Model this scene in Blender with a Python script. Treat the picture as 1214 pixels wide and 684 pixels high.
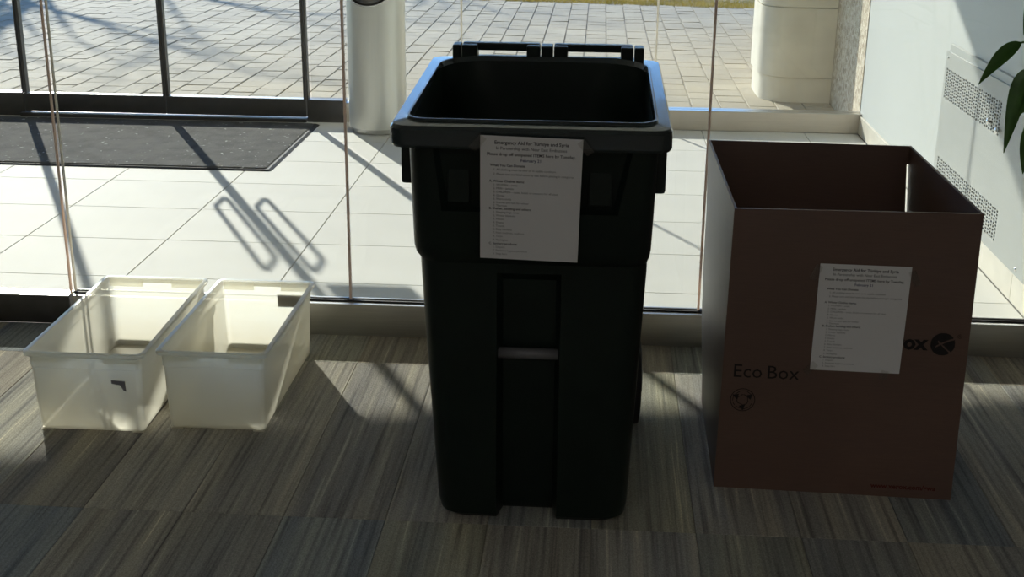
import bpy, bmesh, math, random
from mathutils import Vector, Matrix
random.seed(7)
for o in list(bpy.data.objects): bpy.data.objects.remove(o, do_unlink=True)
S = bpy.context.scene
COL = S.collection
# ------------------------------------------------------------------ camera
FPX = 1528.07; CAMH = 1.54
cF = Vector((-0.060649, 0.945323, -0.320448)); cR = Vector((0.997683, 0.067328, 0.009795)); cU = Vector((-0.030834, 0.319111, 0.947216))
cam = bpy.data.cameras.new('camera'); cam.sensor_width = 36; cam.sensor_fit = 'HORIZONTAL'; cam.lens = FPX*36/1214
cam.clip_start = 0.05; cam.clip_end = 200
co = bpy.data.objects.new('camera', cam); COL.objects.link(co)
co.matrix_world = Matrix(((cR.x, cU.x, -cF.x, 0), (cR.y, cU.y, -cF.y, 0), (cR.z, cU.z, -cF.z, CAMH), (0, 0, 0, 1)))
S.camera = co
def proj(p):
    d = Vector(p) - Vector((0, 0, CAMH)); f = d.dot(cF)
    return 607+FPX*d.dot(cR)/f, 342-FPX*d.dot(cU)/f, f
# ------------------------------------------------------------------ sky, sun, exposure
SUNV = Vector((0.505, -1.0, -0.47))            # direction the sunlight travels
EL = math.atan2(0.47, math.hypot(0.505, 1.0))
w = bpy.data.worlds.new('sky'); S.world = w; w.use_nodes = True
nt = w.node_tree; nt.nodes.clear()
sky = nt.nodes.new('ShaderNodeTexSky'); sky.sky_type = 'NISHITA'; sky.sun_disc = False
sky.sun_elevation = EL; sky.sun_rotation = math.atan2(-0.505, 1.0); sky.altitude = 3500; sky.air_density = 1.0; sky.dust_density = 0.0; sky.ozone_density = 4.0
bg = nt.nodes.new('ShaderNodeBackground'); bg.inputs[1].default_value = 0.36
wo = nt.nodes.new('ShaderNodeOutputWorld')
nt.links.new(sky.outputs[0], bg.inputs[0]); nt.links.new(bg.outputs[0], wo.inputs[0])
sun = bpy.data.lights.new('sun', 'SUN'); sun.energy = 6.6; sun.angle = math.radians(0.55); sun.color = (1, 0.955, 0.87)
so = bpy.data.objects.new('sun', sun); COL.objects.link(so); so.location = (-8, 16, 8)
so.rotation_euler = SUNV.to_track_quat('-Z', 'Y').to_euler()
S.view_settings.view_transform = 'Standard'; S.view_settings.look = 'None'
S.view_settings.exposure = 0.0; S.view_settings.gamma = 1.0; S.view_settings.use_curve_mapping = False
# ------------------------------------------------------------------ materials
M = {}
def node_mat(name):
    m = bpy.data.materials.new(name); m.use_nodes = True; n = m.node_tree
    n.nodes.clear(); out = n.nodes.new('ShaderNodeOutputMaterial'); M[name] = m
    return m, n, out
def N(n, t, **kw):
    x = n.nodes.new(t)
    for k, v in kw.items(): setattr(x, k, v)
    return x
def L(n, a, b): n.links.new(a, b)
def coords(n, scale=(1, 1, 1), kind='Object'):
    tc = N(n, 'ShaderNodeTexCoord'); mp = N(n, 'ShaderNodeMapping'); mp.inputs['Scale'].default_value = scale
    L(n, tc.outputs[kind], mp.inputs[0]); return mp.outputs[0]
def ramp(n, fac, stops):
    r = N(n, 'ShaderNodeValToRGB'); e = r.color_ramp.elements
    while len(e) < len(stops): e.new(0.5)
    for i, (p, c) in enumerate(stops): e[i].position = p; e[i].color = (*c, 1)
    L(n, fac, r.inputs[0]); return r.outputs[0]
def mixc(n, fac, a, b, mode='MIX'):
    x = N(n, 'ShaderNodeMix', data_type='RGBA', blend_type=mode)
    if isinstance(fac, (int, float)): x.inputs[0].default_value = fac
    else: L(n, fac, x.inputs[0])
    for s, v in ((6, a), (7, b)):
        if isinstance(v, tuple): x.inputs[s].default_value = (*v, 1)
        else: L(n, v, x.inputs[s])
    return x.outputs[2]
def noise(n, vec, scale, detail=4, rough=0.55):
    t = N(n, 'ShaderNodeTexNoise'); t.inputs['Scale'].default_value = scale; t.inputs['Detail'].default_value = detail; t.inputs['Roughness'].default_value = rough
    L(n, vec, t.inputs[0]); return t.outputs[0]
def bump(n, h, strength, dist=0.002):
    b = N(n, 'ShaderNodeBump'); b.inputs['Strength'].default_value = strength; b.inputs['Distance'].default_value = dist
    L(n, h, b.inputs['Height']); return b.outputs[0]
def plain(name, col, rough=0.5, metal=0.0, var=0.12, scale=8, bmp=0.0, bscale=60, spec=0.5, coat=0.0, stretch=(1, 1, 1), rnd=0.0):
    """principled surface with a gentle noise variation in colour and fine relief"""
    m, n, out = node_mat(name); p = N(n, 'ShaderNodeBsdfPrincipled')
    v = coords(n, stretch); f = noise(n, v, scale)
    lo = tuple(c*(1-var) for c in col); hi = tuple(min(1, c*(1+var)) for c in col)
    c = ramp(n, f, [(0.3, lo), (0.7, hi)])
    if rnd:
        oi = N(n, 'ShaderNodeObjectInfo'); mr = N(n, 'ShaderNodeMapRange'); mr.inputs[3].default_value = 1-rnd; mr.inputs[4].default_value = 1+rnd
        L(n, oi.outputs['Random'], mr.inputs[0]); cc = N(n, 'ShaderNodeCombineColor')
        for i in range(3): L(n, mr.outputs[0], cc.inputs[i])
        c = mixc(n, 1.0, c, cc.outputs[0], 'MULTIPLY')
    L(n, c, p.inputs['Base Color']); p.inputs['Roughness'].default_value = rough; p.inputs['Metallic'].default_value = metal
    p.inputs['Specular IOR Level'].default_value = spec; p.inputs['Coat Weight'].default_value = coat
    if bmp: L(n, bump(n, noise(n, v, bscale, 5), bmp), p.inputs['Normal'])
    L(n, p.outputs[0], out.inputs[0]); return m
plain('tile', (0.80, 0.785, 0.735), 0.66, spec=0.08, var=0.03, scale=3, bmp=0.12, bscale=140, rnd=0.025)
plain('grout', (0.30, 0.29, 0.27), 0.9)
plain('base_tile', (0.74, 0.70, 0.60), 0.45, var=0.05, scale=12, bmp=0.05)
plain('wall_paint', (0.585, 0.605, 0.575), 0.6, var=0.015, scale=3, bmp=0.03, bscale=200)
plain('lobby_paint', (0.62, 0.60, 0.57), 0.8, var=0.03)
plain('ceiling_paint', (0.80, 0.80, 0.78), 0.9, var=0.02)
plain('cabinet_enamel', (0.44, 0.455, 0.43), 0.42, var=0.015, bmp=0.02, bscale=300)
plain('cabinet_dark', (0.10, 0.105, 0.10), 0.8)
plain('chrome', (0.85, 0.85, 0.85), 0.15, 1.0, var=0.02)
plain('steel_brushed', (0.56, 0.55, 0.52), 0.33, 1.0, var=0.06, scale=30, bmp=0.05, bscale=120, stretch=(0.2, 8, 8))
plain('steel_can', (0.84, 0.83, 0.77), 0.36, 0.45, var=0.03, scale=30, stretch=(8, 8, 0.1))
plain('bronze_metal', (0.11, 0.105, 0.10), 0.38, 0.85, var=0.08, scale=20)
plain('base_metal', (0.66, 0.59, 0.50), 0.42, 0.3, var=0.05, scale=20, stretch=(0.3, 6, 6))
plain('gasket', (0.035, 0.03, 0.03), 0.7)
plain('black_rubber', (0.018, 0.017, 0.017), 0.7)
plain('bin_plastic', (0.007, 0.0145, 0.011), 0.38, var=0.15, scale=14, bmp=0.06, bscale=260, spec=0.32)
plain('bin_rim', (0.012, 0.022, 0.024), 0.17, var=0.1, scale=14, bmp=0.015, bscale=120, spec=0.6, coat=0.3)
plain('bar_metal', (0.16, 0.16, 0.17), 0.5, 0.3)
plain('axle_metal', (0.35, 0.35, 0.35), 0.4, 0.9)
plain('paper', (0.80, 0.79, 0.785), 0.7, var=0.02, scale=6)
plain('paper_ink', (0.06, 0.055, 0.06), 0.8)
plain('paper_ink_grey', (0.24, 0.23, 0.235), 0.8)
plain('paper_ink_blue', (0.05, 0.05, 0.16), 0.8)
plain('box_ink', (0.012, 0.011, 0.011), 0.8, var=0.3, scale=90)
plain('box_ink_red', (0.10, 0.015, 0.012), 0.8, var=0.3, scale=90)
plain('concrete', (0.80, 0.74, 0.60), 0.85, var=0.07, scale=5, bmp=0.2, bscale=60)
plain('soil', (0.04, 0.03, 0.022), 0.95, var=0.4, scale=60, bmp=0.8)
plain('pot_glaze', (0.10, 0.10, 0.105), 0.35)
plain('bark', (0.16, 0.13, 0.105), 0.9, var=0.3, scale=14, bmp=0.6, bscale=30)
plain('stem_green', (0.08, 0.14, 0.04), 0.5)
plain('sand_joint', (0.40, 0.355, 0.28), 0.95, var=0.2, scale=20)
plain('canopy_metal', (0.35, 0.35, 0.35), 0.6)
plain('turf_soil', (0.20, 0.17, 0.075), 0.95, var=0.3, scale=3)
plain('sticker_grey', (0.25, 0.25, 0.27), 0.5, var=0.15, scale=30)
def mat_paver():
    m, n, out = node_mat('paver'); p = N(n, 'ShaderNodeBsdfPrincipled')
    v = coords(n); oi = N(n, 'ShaderNodeObjectInfo')
    tc = N(n, 'ShaderNodeNewGeometry')
    base = ramp(n, oi.outputs['Random'], [(0.0, (0.475, 0.412, 0.30)), (0.35, (0.515, 0.445, 0.322)), (0.7, (0.495, 0.435, 0.328)), (1.0, (0.565, 0.49, 0.36))])
    big = ramp(n, noise(n, tc.outputs['Position'], 1.3, 4), [(0.35, (0.86, 0.87, 0.88)), (0.65, (1.08, 1.07, 1.04))])
    fine = ramp(n, noise(n, tc.outputs['Position'], 90, 4), [(0.3, (0.8, 0.8, 0.8)), (0.7, (1.15, 1.15, 1.15))])
    c = mixc(n, 1.0, mixc(n, 1.0, base, big, 'MULTIPLY'), fine, 'MULTIPLY')
    L(n, c, p.inputs['Base Color']); p.inputs['Roughness'].default_value = 0.85
    L(n, bump(n, noise(n, tc.outputs['Position'], 70, 5), 0.35, 0.003), p.inputs['Normal'])
    L(n, p.outputs[0], out.inputs[0])
mat_paver()
def mat_aggregate():
    m, n, out = node_mat('aggregate'); p = N(n, 'ShaderNodeBsdfPrincipled'); v = coords(n)
    vo = N(n, 'ShaderNodeTexVoronoi'); vo.inputs['Scale'].default_value = 45; L(n, v, vo.inputs[0])
    c = ramp(n, vo.outputs['Color'], [(0.1, (0.36, 0.29, 0.20)), (0.4, (0.55, 0.47, 0.35)), (0.8, (0.68, 0.61, 0.48))])
    c = mixc(n, ramp(n, noise(n, v, 40, 6), [(0.55, (0, 0, 0)), (0.68, (1, 1, 1))]), c, (0.34, 0.28, 0.20))
    L(n, c, p.inputs['Base Color']); p.inputs['Roughness'].default_value = 0.9
    L(n, bump(n, vo.outputs['Distance'], 0.7, 0.006), p.inputs['Normal']); L(n, p.outputs[0], out.inputs[0])
mat_aggregate()
def mat_carpet():
    m, n, out = node_mat('carpet'); p = N(n, 'ShaderNodeBsdfPrincipled')
    g = N(n, 'ShaderNodeNewGeometry'); oi = N(n, 'ShaderNodeObjectInfo')
    mp = N(n, 'ShaderNodeMapping'); mp.inputs['Scale'].default_value = (1, 0.02, 1); L(n, g.outputs['Position'], mp.inputs[0])
    ad = N(n, 'ShaderNodeVectorMath', operation='ADD'); L(n, mp.outputs[0], ad.inputs[0])
    cx = N(n, 'ShaderNodeCombineXYZ'); ml = N(n, 'ShaderNodeMath', operation='MULTIPLY'); ml.inputs[1].default_value = 40
    L(n, oi.outputs['Random'], ml.inputs[0]); L(n, ml.outputs[0], cx.inputs[2]); L(n, cx.outputs[0], ad.inputs[1])
    s1 = noise(n, ad.outputs[0], 75, 2, 0.6); s2 = noise(n, ad.outputs[0], 12, 2, 0.5)
    tone = ramp(n, oi.outputs['Random'], [(0.0, (0.29, 0.297, 0.297)), (0.2, (0.43, 0.385, 0.32)), (0.4, (0.31, 0.338, 0.36)), (0.6, (0.40, 0.388, 0.315)), (0.8, (0.48, 0.46, 0.415)), (1.0, (0.32, 0.297, 0.265))])
    st = ramp(n, s1, [(0.28, (0.52, 0.52, 0.55)), (0.5, (0.95, 0.95, 0.95)), (0.64, (1.08, 1.08, 1.06)), (0.72, (1.6, 1.6, 1.5))])
    st2 = ramp(n, s2, [(0.3, (0.72, 0.74, 0.8)), (0.7, (1.22, 1.18, 1.06))])
    mp2 = N(n, 'ShaderNodeMapping'); mp2.inputs['Scale'].default_value = (1, 0.6, 1); L(n, g.outputs['Position'], mp2.inputs[0])
    pile = noise(n, mp2.outputs[0], 330, 3, 0.7)
    pl = ramp(n, pile, [(0.3, (0.7, 0.7, 0.7)), (0.7, (1.25, 1.25, 1.25))])
    c = mixc(n, 1.0, mixc(n, 1.0, mixc(n, 1.0, tone, st, 'MULTIPLY'), st2, 'MULTIPLY'), pl, 'MULTIPLY')
    L(n, c, p.inputs['Base Color']); p.inputs['Roughness'].default_value = 0.95; p.inputs['Specular IOR Level'].default_value = 0.15
    add = N(n, 'ShaderNodeMath', operation='ADD'); L(n, s1, add.inputs[0]); L(n, pile, add.inputs[1])
    L(n, bump(n, add.outputs[0], 0.7, 0.004), p.inputs['Normal']); L(n, p.outputs[0], out.inputs[0])
mat_carpet()
def mat_doormat():
    m, n, out = node_mat('doormat'); p = N(n, 'ShaderNodeBsdfPrincipled'); v = coords(n)
    c = ramp(n, noise(n, v, 300, 3, 0.8), [(0.3, (0.055, 0.053, 0.05)), (0.6, (0.115, 0.11, 0.10)), (0.78, (0.20, 0.195, 0.18))])
    d = ramp(n, noise(n, v, 7, 5, 0.6), [(0.35, (0.62, 0.62, 0.62)), (0.55, (1.05, 1.05, 1.05)), (0.72, (1.25, 1.22, 1.18))])
    c = mixc(n, 1.0, c, d, 'MULTIPLY')
    fl = ramp(n, noise(n, v, 46, 1, 0.2), [(0.745, (0, 0, 0)), (0.77, (1, 1, 1))])
    c = mixc(n, fl, c, (0.5, 0.5, 0.48))
    L(n, c, p.inputs['Base Color']); p.inputs['Roughness'].default_value = 0.95
    L(n, bump(n, noise(n, v, 350, 3), 0.8, 0.004), p.inputs['Normal']); L(n, p.outputs[0], out.inputs[0])
mat_doormat()
def mat_glass(name, tint):
    m, n, out = node_mat(name)
    tr = N(n, 'ShaderNodeBsdfTransparent'); tr.inputs[0].default_value = (*tint, 1)
    gl = N(n, 'ShaderNodeBsdfGlossy'); gl.inputs['Roughness'].default_value = 0.0
    lw = N(n, 'ShaderNodeLayerWeight'); lw.inputs[0].default_value = 0.5
    pw = N(n, 'ShaderNodeMath', operation='POWER'); pw.inputs[1].default_value = 5; L(n, lw.outputs['Facing'], pw.inputs[0])
    ma = N(n, 'ShaderNodeMath', operation='MULTIPLY_ADD'); ma.inputs[1].default_value = 0.9; ma.inputs[2].default_value = 0.035; L(n, pw.outputs[0], ma.inputs[0])
    mx = N(n, 'ShaderNodeMixShader'); L(n, ma.outputs[0], mx.inputs[0]); L(n, tr.outputs[0], mx.inputs[1]); L(n, gl.outputs[0], mx.inputs[2])
    L(n, mx.outputs[0], out.inputs[0])
mat_glass('glass', (0.955, 0.968, 0.960))
def mat_tape():
    m, n, out = node_mat('tape'); tr = N(n, 'ShaderNodeBsdfTransparent'); tr.inputs[0].default_value = (0.93, 0.92, 0.90, 1)
    p = N(n, 'ShaderNodeBsdfPrincipled'); p.inputs['Roughness'].default_value = 0.3
    L(n, ramp(n, noise(n, coords(n), 60, 3), [(0.3, (0.30, 0.29, 0.27)), (0.7, (0.45, 0.44, 0.42))]), p.inputs['Base Color'])
    x = N(n, 'ShaderNodeMixShader'); x.inputs[0].default_value = 0.10; L(n, tr.outputs[0], x.inputs[1]); L(n, p.outputs[0], x.inputs[2]); L(n, x.outputs[0], out.inputs[0])
mat_tape()
def mat_seal(name, col):
    m, n, out = node_mat(name); c = ramp(n, noise(n, coords(n), 6, 3), [(0.3, tuple(k*0.85 for k in col)), (0.7, col)])
    a = N(n, 'ShaderNodeBsdfDiffuse'); b = N(n, 'ShaderNodeBsdfTranslucent'); L(n, c, a.inputs[0]); L(n, c, b.inputs[0])
    x = N(n, 'ShaderNodeMixShader'); x.inputs[0].default_value = 0.55; L(n, a.outputs[0], x.inputs[1]); L(n, b.outputs[0], x.inputs[2]); L(n, x.outputs[0], out.inputs[0])
mat_seal('silicone', (0.86, 0.72, 0.63)); mat_seal('silicone_pale', (0.88, 0.83, 0.74))
def mat_tub():
    m, n, out = node_mat('tub_plastic'); v = coords(n)
    c = ramp(n, noise(n, v, 5, 3), [(0.3, (0.955, 0.93, 0.845)), (0.7, (0.98, 0.965, 0.90))])
    tl = N(n, 'ShaderNodeBsdfTranslucent'); L(n, c, tl.inputs[0])
    df = N(n, 'ShaderNodeBsdfDiffuse'); L(n, c, df.inputs[0])
    a = N(n, 'ShaderNodeMixShader'); a.inputs[0].default_value = 0.86; L(n, df.outputs[0], a.inputs[1]); L(n, tl.outputs[0], a.inputs[2])
    t = N(n, 'ShaderNodeBsdfTransparent'); t.inputs[0].default_value = (0.985, 0.965, 0.91, 1)
    b = N(n, 'ShaderNodeMixShader'); b.inputs[0].default_value = 0.34; L(n, a.outputs[0], b.inputs[1]); L(n, t.outputs[0], b.inputs[2])
    g = N(n, 'ShaderNodeBsdfGlossy'); g.inputs['Roughness'].default_value = 0.3
    lw = N(n, 'ShaderNodeLayerWeight'); lw.inputs[0].default_value = 0.5
    pw = N(n, 'ShaderNodeMath', operation='POWER'); pw.inputs[1].default_value = 4; L(n, lw.outputs['Facing'], pw.inputs[0])
    ma = N(n, 'ShaderNodeMath', operation='MULTIPLY_ADD'); ma.inputs[1].default_value = 0.5; ma.inputs[2].default_value = 0.04; L(n, pw.outputs[0], ma.inputs[0])
    e = N(n, 'ShaderNodeMixShader'); L(n, ma.outputs[0], e.inputs[0]); L(n, b.outputs[0], e.inputs[1]); L(n, g.outputs[0], e.inputs[2])
    L(n, e.outputs[0], out.inputs[0])
mat_tub()
def mat_card():
    m, n, out = node_mat('cardboard'); p = N(n, 'ShaderNodeBsdfPrincipled')
    v = coords(n, (1, 1, 1)); f = noise(n, coords(n, (3, 3, 60)), 6, 4)
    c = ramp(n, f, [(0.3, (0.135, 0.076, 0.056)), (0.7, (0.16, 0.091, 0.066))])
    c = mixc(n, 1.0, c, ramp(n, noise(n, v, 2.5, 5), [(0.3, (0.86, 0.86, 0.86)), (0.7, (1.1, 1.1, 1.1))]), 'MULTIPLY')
    L(n, c, p.inputs['Base Color']); p.inputs['Roughness'].default_value = 0.42; p.inputs['Specular IOR Level'].default_value = 0.75
    L(n, bump(n, noise(n, coords(n, (2, 2, 30)), 10, 3), 0.12, 0.002), p.inputs['Normal']); L(n, p.outputs[0], out.inputs[0])
mat_card()
def mat_leaf():
    m, n, out = node_mat('leaf'); v = coords(n); p = N(n, 'ShaderNodeBsdfPrincipled')
    c = ramp(n, noise(n, v, 25, 3), [(0.3, (0.05, 0.125, 0.03)), (0.7, (0.10, 0.22, 0.05))])
    L(n, c, p.inputs['Base Color']); p.inputs['Roughness'].default_value = 0.28
    tl = N(n, 'ShaderNodeBsdfTranslucent'); tl.inputs[0].default_value = (0.16, 0.36, 0.05, 1)
    mx = N(n, 'ShaderNodeMixShader'); mx.inputs[0].default_value = 0.22; L(n, p.outputs[0], mx.inputs[1]); L(n, tl.outputs[0], mx.inputs[2])
    L(n, mx.outputs[0], out.inputs[0])
mat_leaf()
def mat_grass():
    m, n, out = node_mat('grass'); g = N(n, 'ShaderNodeNewGeometry'); p = N(n, 'ShaderNodeBsdfPrincipled')
    c = ramp(n, noise(n, g.outputs['Position'], 2.2, 5), [(0.3, (0.42, 0.33, 0.045)), (0.5, (0.66, 0.50, 0.09)), (0.7, (0.78, 0.58, 0.14))])
    L(n, c, p.inputs['Base Color']); p.inputs['Roughness'].default_value = 0.8; L(n, p.outputs[0], out.inputs[0])
mat_grass()
# ------------------------------------------------------------------ builders
def mesh_obj(name, verts, faces, mat, parent=None, smooth=False):
    """verts in world coordinates; a parent's origin (plus its parent's) is subtracted"""
    off = Vector((0, 0, 0)); q = parent
    while q is not None: off += q.location; q = q.parent
    me = bpy.data.meshes.new(name); me.from_pydata([tuple(Vector(v)-off) for v in verts], [], faces); me.update()
    if smooth:
        for pl in me.polygons: pl.use_smooth = True
    me.materials.append(M[mat])
    o = bpy.data.objects.new(name, me); COL.objects.link(o); o.parent = parent
    return o
class MB:
    def __init__(s): s.v = []; s.f = []
    def add(s, v, f):
        b = len(s.v); s.v += [tuple(x) for x in v]; s.f += [tuple(i+b for i in q) for q in f]; return s
    def box(s, x0, x1, y0, y1, z0, z1, bev=0.0):
        bm = bmesh.new(); bmesh.ops.create_cube(bm, size=1)
        for v in bm.verts: v.co = Vector((x0+(v.co.x+.5)*(x1-x0), y0+(v.co.y+.5)*(y1-y0), z0+(v.co.z+.5)*(z1-z0)))
        if bev: bmesh.ops.bevel(bm, geom=bm.edges[:], offset=bev, segments=2, affect='EDGES', profile=0.6)
        return s.bm(bm)
    def bm(s, bm, mtx=None):
        bm.verts.index_update()
        vs = [(mtx @ v.co) if mtx else v.co.copy() for v in bm.verts]; fs = [[v.index for v in f.verts] for f in bm.faces]
        bm.free(); return s.add(vs, fs)
    def tube(s, pts, r, seg=10, cap=True):
        pts = [Vector(p) for p in pts]; n = len(pts); rs = r if isinstance(r, (list, tuple)) else [r]*n
        vs = []; fs = []; prev = None
        for i, p in enumerate(pts):
            t = (pts[min(i+1, n-1)]-pts[max(i-1, 0)]).normalized()
            a = t.orthogonal().normalized() if prev is None else (prev - t*prev.dot(t)).normalized()
            prev = a; b = t.cross(a)
            for k in range(seg):
                an = 2*math.pi*k/seg; vs.append(p+(a*math.cos(an)+b*math.sin(an))*rs[i])
        for i in range(n-1):
            for k in range(seg):
                k2 = (k+1) % seg; fs.append((i*seg+k, i*seg+k2, (i+1)*seg+k2, (i+1)*seg+k))
        if cap: fs.append(tuple(range(seg-1, -1, -1))); fs.append(tuple((n-1)*seg+k for k in range(seg)))
        return s.add(vs, fs)
    def lathe(s, prof, c, seg=48, axis='z'):
        vs = []; fs = []; n = len(prof)
        for k in range(seg):
            a = 2*math.pi*k/seg
            for r, z in prof:
                if axis == 'z': vs.append((c[0]+r*math.cos(a), c[1]+r*math.sin(a), c[2]+z))
                else: vs.append((c[0]+z, c[1]+r*math.cos(a), c[2]+r*math.sin(a)))
        for k in range(seg):
            k2 = (k+1) % seg
            for i in range(n-1): fs.append((k*n+i, k2*n+i, k2*n+i+1, k*n+i+1))
        return s.add(vs, fs)
    def build(s, name, mat, parent=None, smooth=False):
        return mesh_obj(name, s.v, s.f, mat, parent, smooth)
def tag(o, label=None, cat=None, group=None, kind=None):
    if label: o['label'] = label
    if cat: o['category'] = cat
    if group: o['group'] = group
    if kind: o['kind'] = kind
    return o
def thing(name, label, cat, loc=(0, 0, 0), group=None, kind=None):
    o = bpy.data.objects.new(name, None); o.empty_display_size = 0.1; COL.objects.link(o); o.location = loc
    return tag(o, label, cat, group, kind)
def box(name, mat, x0, x1, y0, y1, z0, z1, parent=None, bev=0.0):
    return MB().box(x0, x1, y0, y1, z0, z1, bev).build(name, mat, parent)
def shade_auto(o, ang=35):
    me = o.data
    for p in me.polygons: p.use_smooth = True
    bm = bmesh.new(); bm.from_mesh(me)
    for e in bm.edges:
        if len(e.link_faces) == 2 and e.calc_face_angle(0) > math.radians(ang): e.smooth = False
    bm.to_mesh(me); bm.free(); return o
# ------------------------------------------------------------------ setting: lobby shell
XL, XR, YB, ZC = -5.2, 4.0, -4.5, 2.9
WX = 1.545                                     # vestibule right wall face
YP = 4.0                                       # room face of the glazed partition base
YW = 7.55                                      # inner face of the outer glazed wall base
floor = tag(box('floor', 'grout', XL, XR, YB, YP+0.04, -0.15, -0.007), 'dark striped carpet floor of the lobby', 'floor', kind='structure')
# carpet planks, 0.25 x 1.0 m, each one its own piece
bm = bmesh.new(); bmesh.ops.create_cube(bm, size=1)
for v in bm.verts: v.co = Vector((v.co.x*0.2492, v.co.y*0.999, v.co.z*0.008-0.003))
bmesh.ops.bevel(bm, geom=[e for e in bm.edges if all(v.co.z > 0 for v in e.verts)], offset=0.0015, segments=1, affect='EDGES')
pm = bpy.data.meshes.new('carpet_plank'); bm.to_mesh(pm); bm.free(); pm.materials.append(M['carpet'])
for i in range(-17, 16):
    for j in range(-3, 2):
        xc = 0.02+0.25*i+0.125; yc = 2.76+1.0*j+0.5
        if xc < XL or xc > XR: continue
        if j == 1:
            continue
        o = bpy.data.objects.new('carpet_plank', pm); COL.objects.link(o); o.parent = floor; o.location = (xc, yc, 0)
# the last row is cut short by the partition
bm = bmesh.new(); bmesh.ops.create_cube(bm, size=1)
for v in bm.verts: v.co = Vector((v.co.x*0.2492, v.co.y*0.259, v.co.z*0.008-0.003))
pm2 = bpy.data.meshes.new('carpet_plank_short'); bm.to_mesh(pm2); bm.free(); pm2.materials.append(M['carpet'])
for i in range(-17, 16):
    xc = 0.02+0.25*i+0.125
    if xc < XL or xc > XR: continue
    o = bpy.data.objects.new('carpet_plank', pm2); COL.objects.link(o); o.parent = floor; o.location = (xc, 3.76+0.13, 0)
tag(box('wall_back', 'lobby_paint', XL, XR, YB-0.1, YB, -0.15, ZC), 'plain lobby wall behind the viewer', 'wall', kind='structure')
tag(box('wall_left', 'lobby_paint', XL-0.1, XL, YB-0.1, 7.75, -0.15, ZC), 'plain wall closing the left side of lobby and vestibule', 'wall', kind='structure')
tag(box('wall_lobby_right', 'lobby_paint', XR, XR+0.1, YB-0.1, 4.1, -0.15, ZC), 'plain lobby wall far to the right', 'wall', kind='structure')
tag(box('wall_front', 'lobby_paint', WX+0.1, XR, 4.0, 4.1, -0.15, ZC), 'plain lobby wall beside the glass partition', 'wall', kind='structure')
tag(box('ceiling', 'ceiling_paint', XL-0.1, XR+0.1, YB-0.1, 7.75, ZC, ZC+0.12), 'flat ceiling over lobby and vestibule', 'ceiling', kind='structure')
def fill_light(x, y, n):  # added fill lamp behind the camera, lifts the faces turned to the room
    t = thing('fill_light', n, 'light', (x, y, ZC))
    MB().box(x-0.62, x-0.60, y-0.32, y+0.32, ZC-0.05, ZC).box(x+0.60, x+0.62, y-0.32, y+0.32, ZC-0.05, ZC).box(x-0.60, x+0.60, y-0.32, y-0.30, ZC-0.05, ZC).box(x-0.60, x+0.60, y+0.30, y+0.32, ZC-0.05, ZC).build('frame', 'cabinet_enamel', t)
    la = bpy.data.lights.new('fill_light_lamp', 'AREA'); la.shape = 'RECTANGLE'; la.size = 1.16; la.size_y = 0.56; la.energy = 18; la.color = (1.0, 0.95, 0.90)
    lo = bpy.data.objects.new('lamp', la); COL.objects.link(lo); lo.parent = t; lo.location = (0, 0, -0.03)
fill_light(-1.4, -1.8, 'added unseen fill light panel over the lobby, nearer the left wall'); fill_light(1.6, -1.8, 'added unseen fill light panel over the lobby, nearer the right wall')
# right wall of the vestibule
wall_r = tag(box('wall_right', 'wall_paint', WX, WX+0.1, YP, 7.60, -0.15, ZC), 'smooth white painted wall on the right of the vestibule', 'wall', kind='structure')
bb = thing('baseboard_right', 'cream tiled baseboard along the white vestibule wall', 'baseboard', (WX, YP, 0), kind='structure')
y = 7.549
while y > YP+0.08:
    y2 = max(y-0.595, YP+0.075); box('base_tile', 'base_tile', WX-0.013, WX-0.0005, y2+0.0025, y, 0.002, 0.105, bb, 0.0015); y = y2
# vestibule floor
vf = tag(box('floor_vestibule', 'grout', XL, WX+0.1, YP+0.04, 7.75, -0.15, -0.009), 'pale square tiled floor of the vestibule', 'floor', kind='structure')
TX, TY = 0.597, 0.490
tmesh = {}
def piece_mesh(name, sx, sy, top, depth, bev, mat):
    bm = bmesh.new(); bmesh.ops.create_cube(bm, size=1)
    for v in bm.verts: v.co = Vector((v.co.x*sx, v.co.y*sy, top-depth/2+v.co.z*depth))
    bmesh.ops.bevel(bm, geom=[e for e in bm.edges if all(v.co.z > top-0.0001 for v in e.verts)], offset=bev, segments=1, affect='EDGES')
    me = bpy.data.meshes.new(name); bm.to_mesh(me); bm.free(); me.materials.append(M[mat]); return me
tm = piece_mesh('floor_tile', TX-0.004, TY-0.004, 0.0, 0.0088, 0.0012, 'tile')
xs = [-1.167+TX*k for k in range(-6, 5)]; ys = [4.545+TY*k for k in range(0, 6)]
def cut_tile(x0, x1, y0, y1):
    k = (round(x1-x0, 3), round(y1-y0, 3))
    if k not in tmesh: tmesh[k] = piece_mesh('floor_tile', k[0]-0.004, k[1]-0.004, 0.0, 0.0088, 0.0012, 'tile')
    o = bpy.data.objects.new('floor_tile', tmesh[k]); COL.objects.link(o); o.parent = vf; o.location = ((x0+x1)/2, (y0+y1)/2, 0)
xb = [x for x in xs if x < WX-0.02]+[WX-0.014]; yb = [4.078]+ys+[YW-0.052, YW+0.1]
yb = [4.078]+[v for v in ys if v < YW-0.1]+[YW-0.003]
for i in range(len(xb)-1):
    for j in range(len(yb)-1): cut_tile(xb[i], xb[i+1], yb[j], yb[j+1])
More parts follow.
